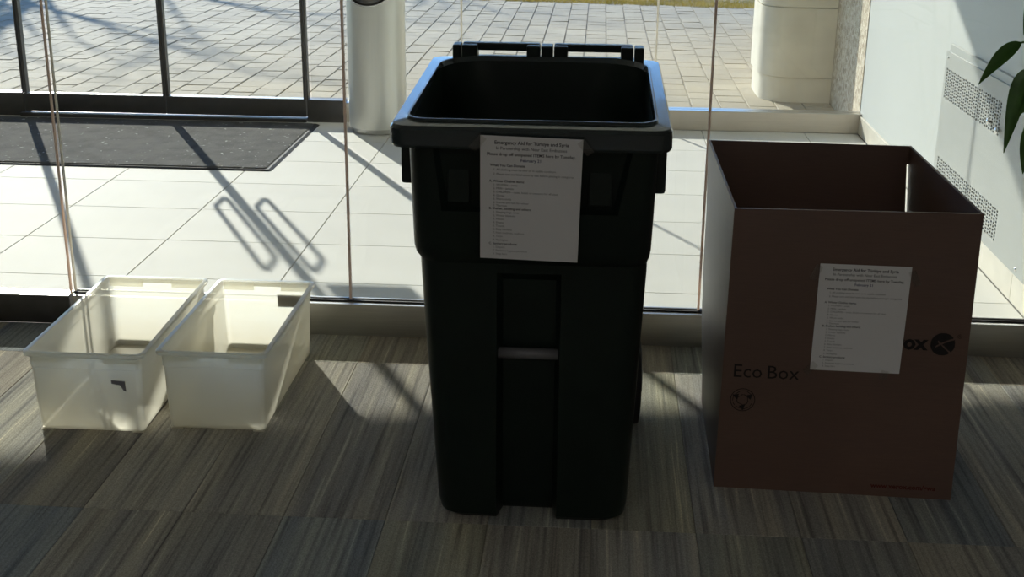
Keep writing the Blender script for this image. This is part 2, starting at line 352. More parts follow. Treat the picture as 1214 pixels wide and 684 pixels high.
# ------------------------------------------------------------------ glazed partition (lobby side)
PZ = ZC
JX = [-1.757, -0.800, 0.357, WX]
def partition_base(x0, x1, n, label):
    t = thing('trim_%d' % n, label, 'base rail', ((x0+x1)/2, YP+0.035, 0), kind='structure')
    box('rail_cover', 'steel_brushed', x0, x1, YP, YP+0.076, 0.0, 0.111, t, 0.0025)
    MB().box(x0, x1, YP+0.026, YP+0.0335, 0.111, 0.116).box(x0, x1, YP+0.0465, YP+0.054, 0.111, 0.116).build('gasket', 'gasket', t)
partition_base(JX[0]+0.012, WX-0.001, 1, 'brushed steel base rail under the glass partition by the carpet')
def pane(n, x0, x1, y0, y1, z0, z1, label):
    t = thing('window_%d' % n, label, 'glass panel', ((x0+x1)/2, y0, z0), kind='structure')
    box('pane', 'glass', x0, x1, y0, y1, z0, z1, t)
    return t
GY0, GY1 = YP+0.034, YP+0.046
w1 = pane(1, JX[0]+0.014, JX[1]-0.004, GY0, GY1, 0.112, PZ, 'frameless glass panel behind the two plastic tubs')
w2 = pane(2, JX[1]+0.004, JX[2]-0.004, GY0, GY1, 0.112, PZ, 'frameless glass panel behind the wheeled bin')
w3 = pane(3, JX[2]+0.004, WX-0.002, GY0, GY1, 0.112, PZ, 'frameless glass panel behind the cardboard box')
box('joint_strip', 'silicone', JX[1]-0.0038, JX[1]+0.0038, GY0-0.001, GY1+0.001, 0.112, PZ, w1)
box('joint_strip', 'silicone', JX[2]-0.0038, JX[2]+0.0038, GY0-0.001, GY1+0.001, 0.112, PZ, w2)
box('edge_strip', 'silicone_pale', JX[0]+0.0105, JX[0]+0.0138, GY0-0.001, GY1+0.001, 0.112, PZ, w1)
# glass door at the far left of the partition
d3 = thing('door_3', 'frameless glass lobby door with dark steel bottom rail, left of the tubs', 'door', (-2.25, YP+0.04, 0), kind='structure')
box('bottom_rail', 'bronze_metal', -2.78, JX[0]-0.002, YP+0.012, YP+0.068, 0.004, 0.102, d3, 0.003)
box('rail_cap', 'steel_brushed', -2.78, JX[0]-0.004, YP+0.010, YP+0.070, 0.102, 0.106, d3, 0.001)
box('pane', 'glass', -2.78, JX[0]-0.006, GY0, GY1, 0.106, 2.2, d3)
box('edge_strip', 'silicone', JX[0]-0.0058, JX[0]-0.002, GY0-0.001, GY1+0.001, 0.106, 2.2, d3)
box('pivot_plate', 'chrome', JX[0]+0.02, JX[0]+0.085, YP+0.085, YP+0.125, 0.0, 0.006, d3, 0.001)
w4 = pane(4, -2.78, JX[0], GY0, GY1, 2.21, PZ, 'glass transom over the frameless lobby door')
w5 = pane(5, XL, -2.80, GY0, GY1, 0.112, PZ, 'frameless glass panel left of the lobby door')
partition_base(XL, -2.79, 2, 'brushed steel base rail left of the lobby door')
# ------------------------------------------------------------------ outer glazed wall
DX = [-3.445, -2.574, -1.721]                   # door stile centres
def leaf(n, x0, x1, label, meet):
    t = thing('door_%d' % n, label, 'door', ((x0+x1)/2, YW, 0), kind='structure')
    y0, y1 = YW-0.022, YW+0.022
    box('bottom_rail', 'bronze_metal', x0+0.003, x1-0.003, y0-0.004, y1+0.004, 0.030, 0.134, t, 0.002)
    box('glazing_bead', 'steel_brushed', x0+0.019, x1-0.019, y0-0.002, y1+0.002, 0.134, 0.138, t)
    box('stile', 'bronze_metal', x0+0.002, x0+0.018, y0, y1, 0.134, 2.16, t, 0.002)
    box('stile', 'bronze_metal', x1-0.018, x1-0.002, y0, y1, 0.134, 2.16, t, 0.002)
    box('top_rail', 'bronze_metal', x0+0.003, x1-0.003, y0, y1, 2.16, 2.21, t, 0.002)
    box('pane', 'glass', x0+0.017, x1-0.017, YW-0.004, YW+0.004, 0.13, 2.17, t)
    hx = x1-0.095 if meet == 'r' else x0+0.095
    for s in (-1, 1):
        pts = [(hx, YW+s*0.006, 0.885)]
        for k in range(7):
            a = math.pi/2*k/6; pts.append((hx, YW+s*(0.055+0.03*math.sin(a)), 0.885+0.03*(1-math.cos(a))))
        for k in range(7):
            a = math.pi/2*k/6; pts.append((hx, YW+s*(0.055+0.03*math.cos(a)), 1.29+0.03*math.sin(a)))
        pts.append((hx, YW+s*0.006, 1.32))
        MB().tube(pts, 0.0125, 12).build('pull_handle', 'chrome', t, True)
    return t
leaf(1, DX[0], DX[1], 'glass entrance door leaf with dark frame, left of the pair', 'r')
leaf(2, DX[1], DX[2], 'glass entrance door leaf with dark frame, right of the pair', 'l')
nt_ = thing('door_notice', 'blank sheet notice fixed on the right entrance door glass', 'notice', (-2.36, YW+0.006, 1.42))
box('sheet', 'paper', -2.53, -2.20, YW+0.0045, YW+0.006, 1.42, 1.72, nt_)
t = thing('trim_3', 'dark metal threshold under the entrance doors', 'threshold', (-2.58, YW-0.03, 0), kind='structure')
box('threshold_plate', 'bronze_metal', -3.47, DX[2], YW-0.052, YW+0.06, 0.0005, 0.022, t, 0.004)
t = thing('trim_4', 'dark metal header over the entrance doors', 'header', (-2.58, YW, 2.22), kind='structure')
box('header_bar', 'bronze_metal', XL, DX[2]+0.03, YW-0.04, YW+0.04, 2.215, 2.28, t, 0.003)
t = thing('trim_5', 'dark metal post and base rail of the sidelight right of the doors', 'frame', (-1.60, YW, 0), kind='structure')
box('base_cover', 'bronze_metal', DX[2]+0.004, -1.492, YW-0.024, YW+0.06, 0.0, 0.134, t, 0.002)
box('post', 'bronze_metal', DX[2]+0.003, DX[2]+0.012, YW-0.024, YW+0.024, 0.134, ZC, t, 0.002)
t = thing('trim_6', 'dark metal base rail and post left of the entrance doors', 'frame', (-4.3, YW, 0), kind='structure')
box('base_cover', 'bronze_metal', XL, DX[0]-0.004, YW-0.024, YW+0.06, 0.0, 0.136, t, 0.002)
box('base_cap', 'steel_brushed', XL, DX[0]-0.012, YW-0.026, YW+0.062, 0.136, 0.141, t, 0.001)
box('post', 'bronze_metal', DX[0]-0.012, DX[0]-0.003, YW-0.024, YW+0.024, 0.141, ZC, t, 0.002)
t = thing('trim_7', 'pale bronze base rail under the outer glass, right of the steel can', 'base rail', (0, YW, 0), kind='structure')
box('base_cover', 'base_metal', -1.490, WX-0.001, YW, YW+0.095, 0.0, 0.113, t, 0.002)
box('base_cap', 'steel_brushed', -1.490, WX-0.001, YW-0.003, YW+0.097, 0.113, 0.117, t, 0.001)
OJ = [-0.800, 0.340]
OY0, OY1 = YW+0.040, YW+0.052
a_ = pane(6, -1.70, OJ[0]-0.004, OY0, OY1, 0.134, ZC, 'outer glass panel behind the steel can')
b_ = pane(7, OJ[0]+0.004, OJ[1]-0.004, OY0, OY1, 0.117, ZC, 'outer glass panel behind the wheeled bin')
c_ = pane(8, OJ[1]+0.004, WX-0.003, OY0, OY1, 0.117, ZC, 'outer glass panel in front of the concrete column')
box('joint_strip', 'silicone_pale', OJ[0]-0.0055, OJ[0]+0.0055, OY0-0.001, OY1+0.001, 0.117, ZC, a_)
box('joint_strip', 'silicone_pale', OJ[1]-0.0055, OJ[1]+0.0055, OY0-0.001, OY1+0.001, 0.117, ZC, b_)
pane(9, XL, DX[0]-0.02, OY0, OY1, 0.141, 2.21, 'outer glass panel left of the entrance doors')
pane(10, XL, -1.70, OY0, OY1, 2.282, ZC, 'glass transom over the entrance doors')
# ------------------------------------------------------------------ outside: canopy, pavement, pier, wall, grass, trees
cz = 2.9; sh = cz/0.47
lim = [(-8.0, 2.30), (-2.2, 2.95), (-1.5, 3.03), (-1.0, 3.2), (-0.6, 3.38), (0.26, 3.5), (1.5, 3.70), (9.0, 4.6)]   # where the canopy's shadow meets the floor
cv = [(x-0.505*sh, y+sh, cz) for x, y in lim]
cv = [(cv[-1][0], 7.76, cz)]+cv[::-1]+[(cv[0][0], 7.76, cz)]; k = len(cv)
mesh_obj('roof_canopy', cv+[(a, b, c+0.25) for a, b, c in cv], [tuple(range(k-1, -1, -1)), tuple(range(k, 2*k))]+[(i, (i+1) % k, k+(i+1) % k, k+i) for i in range(k)], 'canopy_metal')
tag(bpy.data.objects['roof_canopy'], 'flat entrance canopy over the paved forecourt', 'canopy', kind='structure')
pav = tag(box('pavement', 'sand_joint', -16, 8, 7.60, 15.6, -0.2, -0.019), 'grey paved forecourt outside the glass entrance', 'pavement', kind='structure')
PX, PY = 0.183, 0.225
pmesh = piece_mesh('paver', PX-0.006, PY-0.006, 0.0, 0.05, 0.003, 'paver')
cells = []
def grass_edge(x): return 14.35-0.13*x
for i in range(-60, 22):
    x = -0.11+PX*(i+0.5)
    off = (0.5*PY if i % 2 else 0)+random.uniform(-0.03, 0.03)
    for j in range(0, 34):
        yc = 7.66+PY*(j+0.5)-off+PY*0.5
        if yc > grass_edge(x)-0.05 or yc < 7.78: continue
        if x > 1.45 and yc < 12.6: continue
        cells.append((x, yc))
def seen(c):
    u, v, f = proj((c[0], c[1], 0)); return -10 < u < 1224 and -4 < v < 140
vis = sorted([c for c in cells if seen(c)], key=lambda c: proj((c[0], c[1], 0))[2])
near = vis[:300]; ns = set(near)
for x, yc in near:
    o = bpy.data.objects.new('paver', pmesh); COL.objects.link(o); o.parent = pav
    o.location = (x+random.uniform(-.002, .002), yc, -0.012+random.uniform(-.0025, .0025)); o.rotation_euler = (random.uniform(-.008, .008), random.uniform(-.008, .008), random.uniform(-.008, .008))
far = MB(); hx, hy = PX/2-0.003, PY/2-0.003
for x, yc in cells:
    if (x, yc) in ns: continue
    z = -0.012+random.uniform(-.0025, .0025); a = random.uniform(-.002, .002)
    far.add([(x-hx, yc-hy, z-0.04), (x+hx, yc-hy, z-0.04), (x+hx, yc+hy, z-0.04), (x-hx, yc+hy, z-0.04), (x-hx+.003, yc-hy+.003, z+a), (x+hx-.003, yc-hy+.003, z-a), (x+hx-.003, yc+hy-.003, z-a), (x-hx+.003, yc+hy-.003, z+a)],
            [(4, 5, 6, 7), (0, 1, 5, 4), (1, 2, 6, 5), (2, 3, 7, 6), (3, 0, 4, 7)])
tag(far.build('far_pavers', 'paver', pav), kind='stuff')
# exposed aggregate wall running out from the glass, with the engaged round-nosed concrete pier
AX = 1.541
ow = tag(box('wall_outside', 'aggregate', AX, AX+0.35, 7.602, 12.5, -0.1, 3.15), 'exposed aggregate concrete wall outside, right of the concrete column', 'wall', kind='structure')
def pier_outline(g):
    pts = [(AX-0.002, 8.60-g)]
    cx, cy, r = 1.30, 8.80, 0.20+g
    for k in range(0, 17):
        a = -math.pi/2 - (math.pi)*k/16*0.5; pts.append((cx+r*math.cos(a), cy+r*math.sin(a)))
    for k in range(1, 17):
        a = math.pi - math.pi/2*k/16; pts.append((cx+r*math.cos(a), cy+0.35+r*math.sin(a)))
    pts.append((AX-0.002, 9.35+g)); return pts
def prism(name, pts, z0, z1, mat, parent):
    n = len(pts); v = [(x, y, z0) for x, y in pts]+[(x, y, z1) for x, y in pts]
    f = [(i, i+1 if i+1 < n else 0, n+(i+1 if i+1 < n else 0), n+i) for i in range(n)]+[tuple(range(n-1, -1, -1)), tuple(range(n, 2*n))]
    f = [q[::-1] for q in f[:n]]+[f[n][::-1], f[n+1][::-1]]
    return shade_auto(mesh_obj(name, v, f, mat, parent), 30)
pier = thing('concrete_column', 'cream concrete column with rounded side and low plinth outside the glass', 'column', (1.32, 8.95, 0))
prism('plinth', pier_outline(0.012), -0.03, 0.150, 'concrete', pier)
prism('shaft_block', pier_outline(0.028), 0.156, 0.603, 'concrete', pier)
prism('mortar_joint', pier_outline(0.014), 0.603, 0.611, 'concrete', pier); prism('mortar_joint', pier_outline(0.004), 0.150, 0.156, 'concrete', pier)
prism('shaft_block', pier_outline(0.030), 0.611, 3.15, 'concrete', pier)
# grass verge
gb = tag(box('lawn', 'turf_soil', -16, 10, 12.9, 40, -0.3, -0.045), 'dry yellow-green lawn beyond the paving', 'lawn', kind='structure')
gv = []; gf = []
rg = random.Random(3)
for k in range(26000):
    x = rg.uniform(-1.6, 3.2); yy = grass_edge(x)+abs(rg.gauss(0, 0.55))+rg.uniform(-0.05, 0.02)
    h = rg.uniform(0.03, 0.075); a = rg.uniform(0, 6.28); wd = 0.004; lx, ly = rg.gauss(0, .025), rg.gauss(0, .025)
    b = len(gv); ca, sa = math.cos(a)*wd, math.sin(a)*wd
    gv += [(x-ca, yy-sa, -0.046), (x+ca, yy+sa, -0.046), (x+lx, yy+ly, -0.046+h)]; gf.append((b, b+1, b+2))
tag(mesh_obj('lawn_grass', gv, gf, 'grass'), 'dry grass blades along the edge of the paving', 'grass', kind='stuff')
mesh_obj('turf_edge', [(-16, grass_edge(-16), -0.02), (10, grass_edge(10), -0.02), (10, 22, -0.02), (-16, 22, -0.02), (-16, grass_edge(-16), -0.06), (10, grass_edge(10), -0.06), (10, 22, -0.06), (-16, 22, -0.06)],
         [(0, 1, 2, 3), (4, 5, 1, 0), (5, 6, 2, 1), (6, 7, 3, 2), (7, 4, 0, 3), (7, 6, 5, 4)], 'grass', gb)
def bare_tree(loc, H, seed, label):
    rt = random.Random(seed); mb = MB(); br = MB()
    def grow(p, d, ln, r, lev, out):
        n = 5; pts = [p]; rs = [r]; q = p.copy(); dd = d.copy()
        for i in range(n):
            dd = (dd+Vector((rt.gauss(0, .10), rt.gauss(0, .10), rt.gauss(0.03, .06)))).normalized(); q = q+dd*ln/n; pts.append(q); rs.append(r*(1-0.55*(i+1)/n))
        out.tube(pts, rs, 6 if lev < 2 else 4, False)
        if lev < 3:
            for k in range(6 if lev == 0 else 4):
                i = rt.randint(2, n); ax = dd.orthogonal().normalized(); ax.rotate(Matrix.Rotation(rt.uniform(0, 6.28), 3, dd))
                nd = (dd*0.75+ax*rt.uniform(.5, .95)).normalized()
                grow(pts[i], nd, ln*rt.uniform(.5, .7), rs[i]*0.7, lev+1, br)
    t = thing('bare_tree', label, 'tree', loc)
    grow(Vector(loc), Vector((0, 0, 1)), H*0.5, 0.13, 0, mb)
    mb.build('trunk', 'bark', t, True); br.build('branches', 'bark', t, True)
bare_tree((-9.2, 22.0, -0.06), 10.0, 5, 'leafless tree whose shadow falls on the paving at left')
bare_tree((-5.4, 24.5, -0.06), 7.0, 11, 'leafless tree whose shadow falls along the grass edge')
# ------------------------------------------------------------------ vestibule things
dm = thing('entrance_mat', 'dark grey rubber-edged entrance mat on the tiles by the doors', 'mat', (-2.7, 6.86, 0))
def rrect(x0, x1, y0, y1, r, seg=6):
    pts = []
    for cx, cy, a0 in ((x0+r, y0+r, math.pi), (x1-r, y0+r, -math.pi/2), (x1-r, y1-r, 0), (x0+r, y1-r, math.pi/2)):
        for k in range(seg+1):
            a = a0+math.pi/2*k/seg; pts.append((cx+r*math.cos(a), cy+r*math.sin(a)))
    return pts
def rim_prism(name, x0, x1, y0, y1, r, z0, z1, inset, mat, parent):
    a = rrect(x0, x1, y0, y1, r); b = rrect(x0+inset, x1-inset, y0+inset, y1-inset, max(r-inset*.5, .004)); n = len(a)
    v = [(x, y, z0) for x, y in a]+[(x, y, z1) for x, y in b]
    f = [(i, (i+1) % n, n+(i+1) % n, n+i) for i in range(n)]+[tuple(range(n, 2*n)), tuple(range(n-1, -1, -1))]
    return mesh_obj(name, v, f, mat, parent)
rim_prism('rubber_border', -3.86, -1.628, 6.262, 7.462, 0.02, 0.0005, 0.008, 0.016, 'black_rubber', dm)
rim_prism('pile', -3.835, -1.655, 6.285, 7.437, 0.02, 0.0075, 0.013, 0.008, 'doormat', dm)
# stainless waste can
cx, cy, cr = -1.262, 7.352, 0.166
can = thing('waste_can', 'brushed stainless steel cylindrical waste can standing by the outer glass', 'waste can', (cx, cy, 0))
MB().lathe([(0.0, 0.0005), (0.150, 0.0005), (0.150, 0.030), (0.0, 0.030)], (cx, cy, 0), 64).build('plinth', 'steel_brushed', can)
def can_shell():
    z0, z1 = 0.030, 0.985; ha, hz, th0 = 0.86, 0.825, -math.pi/2-0.14; az_, hb = ha, 0.100
    mb = MB(); NS = 64; K = 6; t0, t1 = th0-1.2, th0+1.2; zz0, zz1 = 0.66, z1-0.01
    P = lambda th, z: (cx+cr*math.cos(th), cy+cr*math.sin(th), z)
    v = []; f = []
    q = NS//4; per = []
    for k in range(q): per.append((t1, zz0+(zz1-zz0)*k/q))
    for k in range(q): per.append((t1+(t0-t1)*k/q, zz1))
    for k in range(q): per.append((t0, zz1+(zz0-zz1)*k/q))
    for k in range(q): per.append((t0+(t1-t0)*k/q, zz0))
    for rt, rz in per:
        a = math.atan2((rz-hz)/hb, (rt-th0)/az_); et, ez = th0+az_*math.cos(a), hz+hb*math.sin(a)
        for k in range(K+1):
            u = k/K; v.append(P(et+(rt-et)*u, ez+(rz-ez)*u))
    for s in range(NS):
        s2 = (s+1) % NS
        for k in range(K): f.append((s*(K+1)+k, s2*(K+1)+k, s2*(K+1)+k+1, s*(K+1)+k+1))
    mb.add(v, f)
    def patch(a0, a1, za, zb, n):
        v = []; f = []
        for k in range(n+1):
            a = a0+(a1-a0)*k/n; v += [P(a, za), P(a, zb)]
        for k in range(n): f.append((2*k, 2*k+2, 2*k+3, 2*k+1))
        mb.add(v, f)
    patch(0, 2*math.pi, z0, zz0, 96); patch(t1, t0+2*math.pi, zz0, zz1, 64); patch(0, 2*math.pi, zz1, z1, 96)
    mb.lathe([(cr, z1), (cr-0.006, z1+0.008), (0.0, z1+0.012)], (cx, cy, 0), 64)
    o = mb.build('shell', 'steel_can', can, False); shade_auto(o, 40)
    # rolled edge of the opening
    pts = [P(th0+az_*math.cos(2*math.pi*s/48), hz+hb*math.sin(2*math.pi*s/48)) for s in range(49)]
    MB().tube(pts, 0.004, 8, False).build('opening_ring', 'chrome', can, True)
can_shell()
MB().lathe([(0.0, 0.20), (cr-0.012, 0.20), (cr-0.012, 0.975)], (cx, cy, 0), 64).build('liner', 'bronze_metal', can, True)
# heater cabinet
HX = 1.526; HY0, HY1 = 4.36, 5.795; HZ0, HZ1 = 0.112, 0.737
ht = thing('heater_cabinet', 'pale grey metal heater cabinet with perforated grilles on the white wall', 'heater', (WX-0.002, 4.9, HZ0))
box('back_box', 'cabinet_dark', HX+0.010, WX-0.001, HY0+0.01, HY1-0.01, HZ0+0.005, HZ1-0.01, ht)
for ya in (HY1-0.006, HY0): box('side_panel', 'cabinet_enamel', HX+0.002, WX-0.001, ya, ya+0.006, HZ0, HZ1, ht, .001)
v = [(HX+0.008, HY0, HZ1-0.002), (HX+0.008, HY1-0.02, HZ1-0.002), (HX+0.010, HY1-0.02, HZ1+0.030), (HX+0.010, HY0, HZ1+0.030), (WX-.001, HY1-0.02, HZ1+0.033), (WX-.001, HY0, HZ1+0.033), (WX-.001, HY0, HZ1-.002), (WX-.001, HY1-0.02, HZ1-.002)]
mesh_obj('top_ledge', v, [(0, 3, 2, 1), (3, 5, 4, 2), (0, 6, 5, 3), (1, 2, 4, 7), (0, 1, 7, 6)], 'cabinet_enamel', ht)
GT = (0.536, 0.668, 4.93, 5.765); GB = (0.155, 0.280, 4.81, 5.745)
def door_panel():
    """front sheet with two real rectangular cut-outs for the grilles"""
    mb = MB(); x0, x1 = HX, HX+0.009
    for za, zb in ((HZ0, GB[0]), (GB[1], GT[0]), (GT[1], HZ1)): mb.box(x0, x1, HY0, HY1, za, zb)
    for za, zb, ga, gb_ in (GB, GT): mb.box(x0, x1, HY0, ga, za, zb).box(x0, x1, gb_, HY1, za, zb)
    return mb.build('front_door', 'cabinet_enamel', ht)
def grille(parent, za, zb, ya, yb):
    x0, x1 = HX+0.0006, HX+0.003; v = []; f = []
    ny = int((yb-ya)/0.029); nz = int((zb-za)/0.0130); dy = (yb-ya)/ny; dz = (zb-za)/nz
    for i in range(ny):
        for j in range(nz):
            a, b = ya+i*dy, za+j*dz
            hy0, hy1, hz0, hz1 = a+dy*0.20, a+dy*0.80, b+dz*(0.30 if i % 2 else 0.08), b+dz*(0.92 if i % 2 else 0.70)
            k = len(v)
            v += [(x0, a, b), (x0, a+dy, b), (x0, a+dy, b+dz), (x0, a, b+dz), (x0, hy0, hz0), (x0, hy1, hz0), (x0, hy1, hz1), (x0, hy0, hz1)]
            v += [(x1, hy0, hz0), (x1, hy1, hz0), (x1, hy1, hz1), (x1, hy0, hz1)]
            for e in range(4):
                e2 = (e+1) % 4; f.append((k+e, k+4+e, k+4+e2, k+e2)); f.append((k+4+e, k+8+e, k+8+e2, k+4+e2))
    return tag(mesh_obj('perforated_grille', v, f, 'cabinet_enamel', parent), kind='stuff')
dA = door_panel(); grille(dA, *GT); grille(dA, *GB)
for yy, zz in ((5.755, 0.712), (4.535, 0.135), (4.42, 0.712)):
    MB().lathe([(0.007, 0.001), (0.006, -0.004), (0.0, -0.005)], (HX, yy, zz), 14, 'x').build('screw', 'chrome', ht, True)
for yy, zz in ((5.05, 0.572), (4.93, 0.560)):
    MB().lathe([(0.008, 0.002), (0.008, -0.006), (0.014, -0.008), (0.014, -0.014), (0.0, -0.016)], (HX, yy, zz), 18, 'x').build('latch_knob', 'chrome', ht, True)
# ------------------------------------------------------------------ wheeled bin
bn = thing('wheeled_bin', 'tall dark green wheeled bin with open top standing on the carpet', 'bin', (-0.13, 3.08, 0))
def section(z, x0, x1, y0, y1, r, na=-0.2, nb=-0.07, nd=0.0, ne=0.012, zslope=0.0, rb=None):
    """closed plan outline with an optional notch in the front side; zslope lifts the back"""
    pts = []; SG = 9; rb = rb or r
    def arc(cx, cy, a0, r=r):
        for k in range(SG+1):
            a = a0+math.pi/2*k/SG; pts.append((cx+r*math.cos(a), cy+r*math.sin(a)))
    arc(x0+r, y0+r, math.pi)
    pts.extend([(na, y0), (na+ne, y0+nd), (nb-ne, y0+nd), (nb, y0)])
    arc(x1-r, y0+r, -math.pi/2); arc(x1-rb, y1-rb, 0.0, rb); arc(x0+rb, y1-rb, math.pi/2, rb)
    return [(x, y, z+zslope*(y-2.66)) for x, y in pts]
def loft(secs, cap0=False, cap1=False):
    n = len(secs[0]); v = [p for s in secs for p in s]; f = []
    for i in range(len(secs)-1):
        for k in range(n):
            k2 = (k+1) % n; f.append((i*n+k, i*n+k2, (i+1)*n+k2, (i+1)*n+k))
    if cap0: f.append(tuple(range(n-1, -1, -1)))
    if cap1: f.append(tuple((len(secs)-1)*n+k for k in range(n)))
    return v, f
A = dict(na=-0.212, nb=-0.066)
body = [section(0.002, -0.335, 0.084, 2.800, 3.26, 0.05, nd=0.055, **A), section(0.016, -0.351, 0.099, 2.784, 3.28, 0.055, nd=0.055, **A), section(0.045, -0.357, 0.104, 2.778, 3.29, 0.055, nd=0.052, **A),
        section(0.46, -0.381, 0.120, 2.766, 3.35, 0.055, nd=0.040, **A), section(0.615, -0.389, 0.126, 2.762, 3.375, 0.055, nd=0.034, **A), section(0.640, -0.390, 0.127, 2.761, 3.378, 0.055, nd=0.0, **A),
        section(0.662, -0.391, 0.127, 2.760, 3.38, 0.055, nd=0.0, **A)]
v, f = loft(body, cap0=True); shade_auto(mesh_obj('body', v, f, 'bin_plastic', bn), 32)
B1 = dict(na=-0.332, nb=0.056); B2 = dict(na=-0.348, nb=0.084)
col = [section(0.662, -0.391, 0.127, 2.760, 3.38, 0.055, **B1), section(0.680, -0.398, 0.131, 2.745, 3.385, 0.05, **B1), section(0.700, -0.401, 0.133, 2.738, 3.39, 0.045, **B1),
       section(0.792, -0.402, 0.135, 2.722, 3.395, 0.045, **B1), section(0.798, -0.402, 0.135, 2.721, 3.395, 0.045, nd=0.024, **B1), section(0.948, -0.404, 0.138, 2.700, 3.40, 0.045, nd=0.006, **B2)]
v, f = loft(col); shade_auto(mesh_obj('collar', v, f, 'bin_plastic', bn), 30)
sl = 0.045
rim = [section(0.948, -0.404, 0.138, 2.700, 3.40, 0.045, **B2), section(0.944, -0.434, 0.160, 2.668, 3.425, 0.035, **B2), section(0.950, -0.438, 0.164, 2.664, 3.43, 0.038, **B2),
       section(0.983, -0.438, 0.164, 2.664, 3.43, 0.038, zslope=sl, **B2), section(0.991, -0.433, 0.159, 2.669, 3.425, 0.036, zslope=sl, **B2),
       section(0.994, -0.409, 0.135, 2.697, 3.40, 0.04, zslope=sl, na=-0.33, nb=0.06, rb=0.11), section(1.000, -0.406, 0.132, 2.700, 3.397, 0.04, zslope=sl, na=-0.33, nb=0.06, rb=0.11),
       section(1.000, -0.402, 0.128, 2.704, 3.394, 0.045, zslope=sl, na=-0.32, nb=0.05, rb=0.115), section(0.988, -0.398, 0.124, 2.710, 3.390, 0.05, zslope=sl, na=-0.30, nb=0.03, rb=0.12)]
v, f = loft(rim); shade_auto(mesh_obj('rim', v, f, 'bin_rim', bn), 28)
inn = [section(0.988, -0.398, 0.124, 2.710, 3.390, 0.05, zslope=sl, na=-0.30, nb=0.03, rb=0.12), section(0.90, -0.390, 0.122, 2.734, 3.385, 0.06, na=-0.30, nb=0.03, rb=0.17), section(0.66, -0.372, 0.107, 2.79, 3.37, 0.06, na=-0.30, nb=0.03, rb=0.12), section(0.05, -0.28, 0.03, 2.88, 3.25, 0.05, na=-0.24, nb=-0.03)]
v, f = loft(inn, cap1=True); shade_auto(mesh_obj('inner_wall', v, f, 'bin_plastic', bn), 40)
for s in (0, 1):
    x0, x1 = ((-0.432, -0.392) if s == 0 else (0.130, 0.160))
    box('grip_skirt', 'bin_plastic', x0, x1, 2.80, 3.30, 0.832 if s == 0 else 0.822, 0.955, bn, 0.008)
# rib detail inside the collar recess, either side of the notice
for x0, x1 in ((-0.318, -0.270), (-0.010, 0.040)):
    box('label_pad', 'bin_plastic', x0, x1, 2.722, 2.75, 0.812, 0.900, bn, 0.003)
MB().tube([(-0.209, 2.785, 0.438), (-0.069, 2.785, 0.438)], 0.0135, 14).build('catch_bar', 'bar_metal', bn, True)
# hinge bar and lugs along the back, lid hanging behind
px = lambda p: -0.383+(p-538)*0.002254
def zr(y): return 0.986+sl*(y-2.66)
yh = 3.455
MB().box(px(549), px(640), yh-0.014, yh+0.014, 1.040, 1.060, 0.004).box(px(657), px(749), yh-0.014, yh+0.014, 1.040, 1.060, 0.004).build('handle_bar', 'bin_plastic', bn)
for a, b in ((538, 547.5), (549, 567), (625, 640.5), (642, 655.5), (657, 673), (735, 749.5), (751, 762)):
    box('hinge_lug', 'bin_plastic', px(a), px(b), yh-0.045, yh+0.014, 0.995, 1.058, bn, 0.004)
lid = [section(0.30, -0.355, 0.09, 3.525, 3.575, 0.02), section(0.34, -0.365, 0.10, 3.515, 3.575, 0.02), section(0.95, -0.375, 0.11, 3.485, 3.535, 0.02), section(1.02, -0.365, 0.10, 3.470, 3.505, 0.012)]
v, f = loft(lid, True, True); shade_auto(mesh_obj('lid', v, f, 'bin_plastic', bn), 35)
for xc in (-0.392, 0.128):
    wh = MB().lathe([(0.030, -0.020), (0.095, -0.022), (0.118, -0.018), (0.122, -0.008), (0.122, 0.008), (0.118, 0.018), (0.095, 0.022), (0.030, 0.020)], (xc, 3.40, 0.1225), 40, 'x').build('wheel', 'black_rubber', bn, True)
    MB().lathe([(0.0, -0.026), (0.032, -0.026), (0.032, 0.026), (0.0, 0.026)], (xc, 3.40, 0.1225), 20, 'x').build('hub', 'bin_plastic', wh, True)
MB().tube([(-0.392, 3.40, 0.1225), (0.128, 3.40, 0.1225)], 0.011, 10).build('axle', 'axle_metal', bn, True)
box('axle_bracket', 'bin_plastic', -0.33, 0.075, 3.24, 3.42, 0.06, 0.16, bn, 0.01)
# ------------------------------------------------------------------ lettering
def text_mesh(lines, mat, parent, origin, ux, uz, name='lettering'):
    """flat printed text; each line is (string, x, z, size, align, weight); ux/uz are the page axes in world space"""
    mb = MB()
    for s, x, z, size, al, wt in lines:
        cu = bpy.data.curves.new('t', 'FONT'); cu.body = s; cu.size = size; cu.align_x = al; cu.offset = wt; cu.resolution_u = 2
        ob = bpy.data.objects.new('t', cu); COL.objects.link(ob)
        dg = bpy.context.evaluated_depsgraph_get(); me = bpy.data.meshes.new_from_object(ob.evaluated_get(dg))
        vs = [origin+ux*(x+v.co.x)+uz*(z+v.co.y) for v in me.vertices]; mb.add(vs, [tuple(p.vertices) for p in me.polygons])
        bpy.data.objects.remove(ob); bpy.data.curves.remove(cu); bpy.data.meshes.remove(me)
    return mb.build(name, mat, parent)
HEAD = [('Emergency Aid for Türkiye and Syria', 0.108, 0.262, 0.0105, 'CENTER', 0.0002), ('In Partnership with Near East Embassies', 0.108, 0.250, 0.0092, 'CENTER', 0.0),
        ('Please drop off unopened ITEMS here by Tuesday,', 0.108, 0.237, 0.0092, 'CENTER', 0.0001)]
DATE = [('February 21', 0.108, 0.225, 0.0092, 'CENTER', 0.0001)]
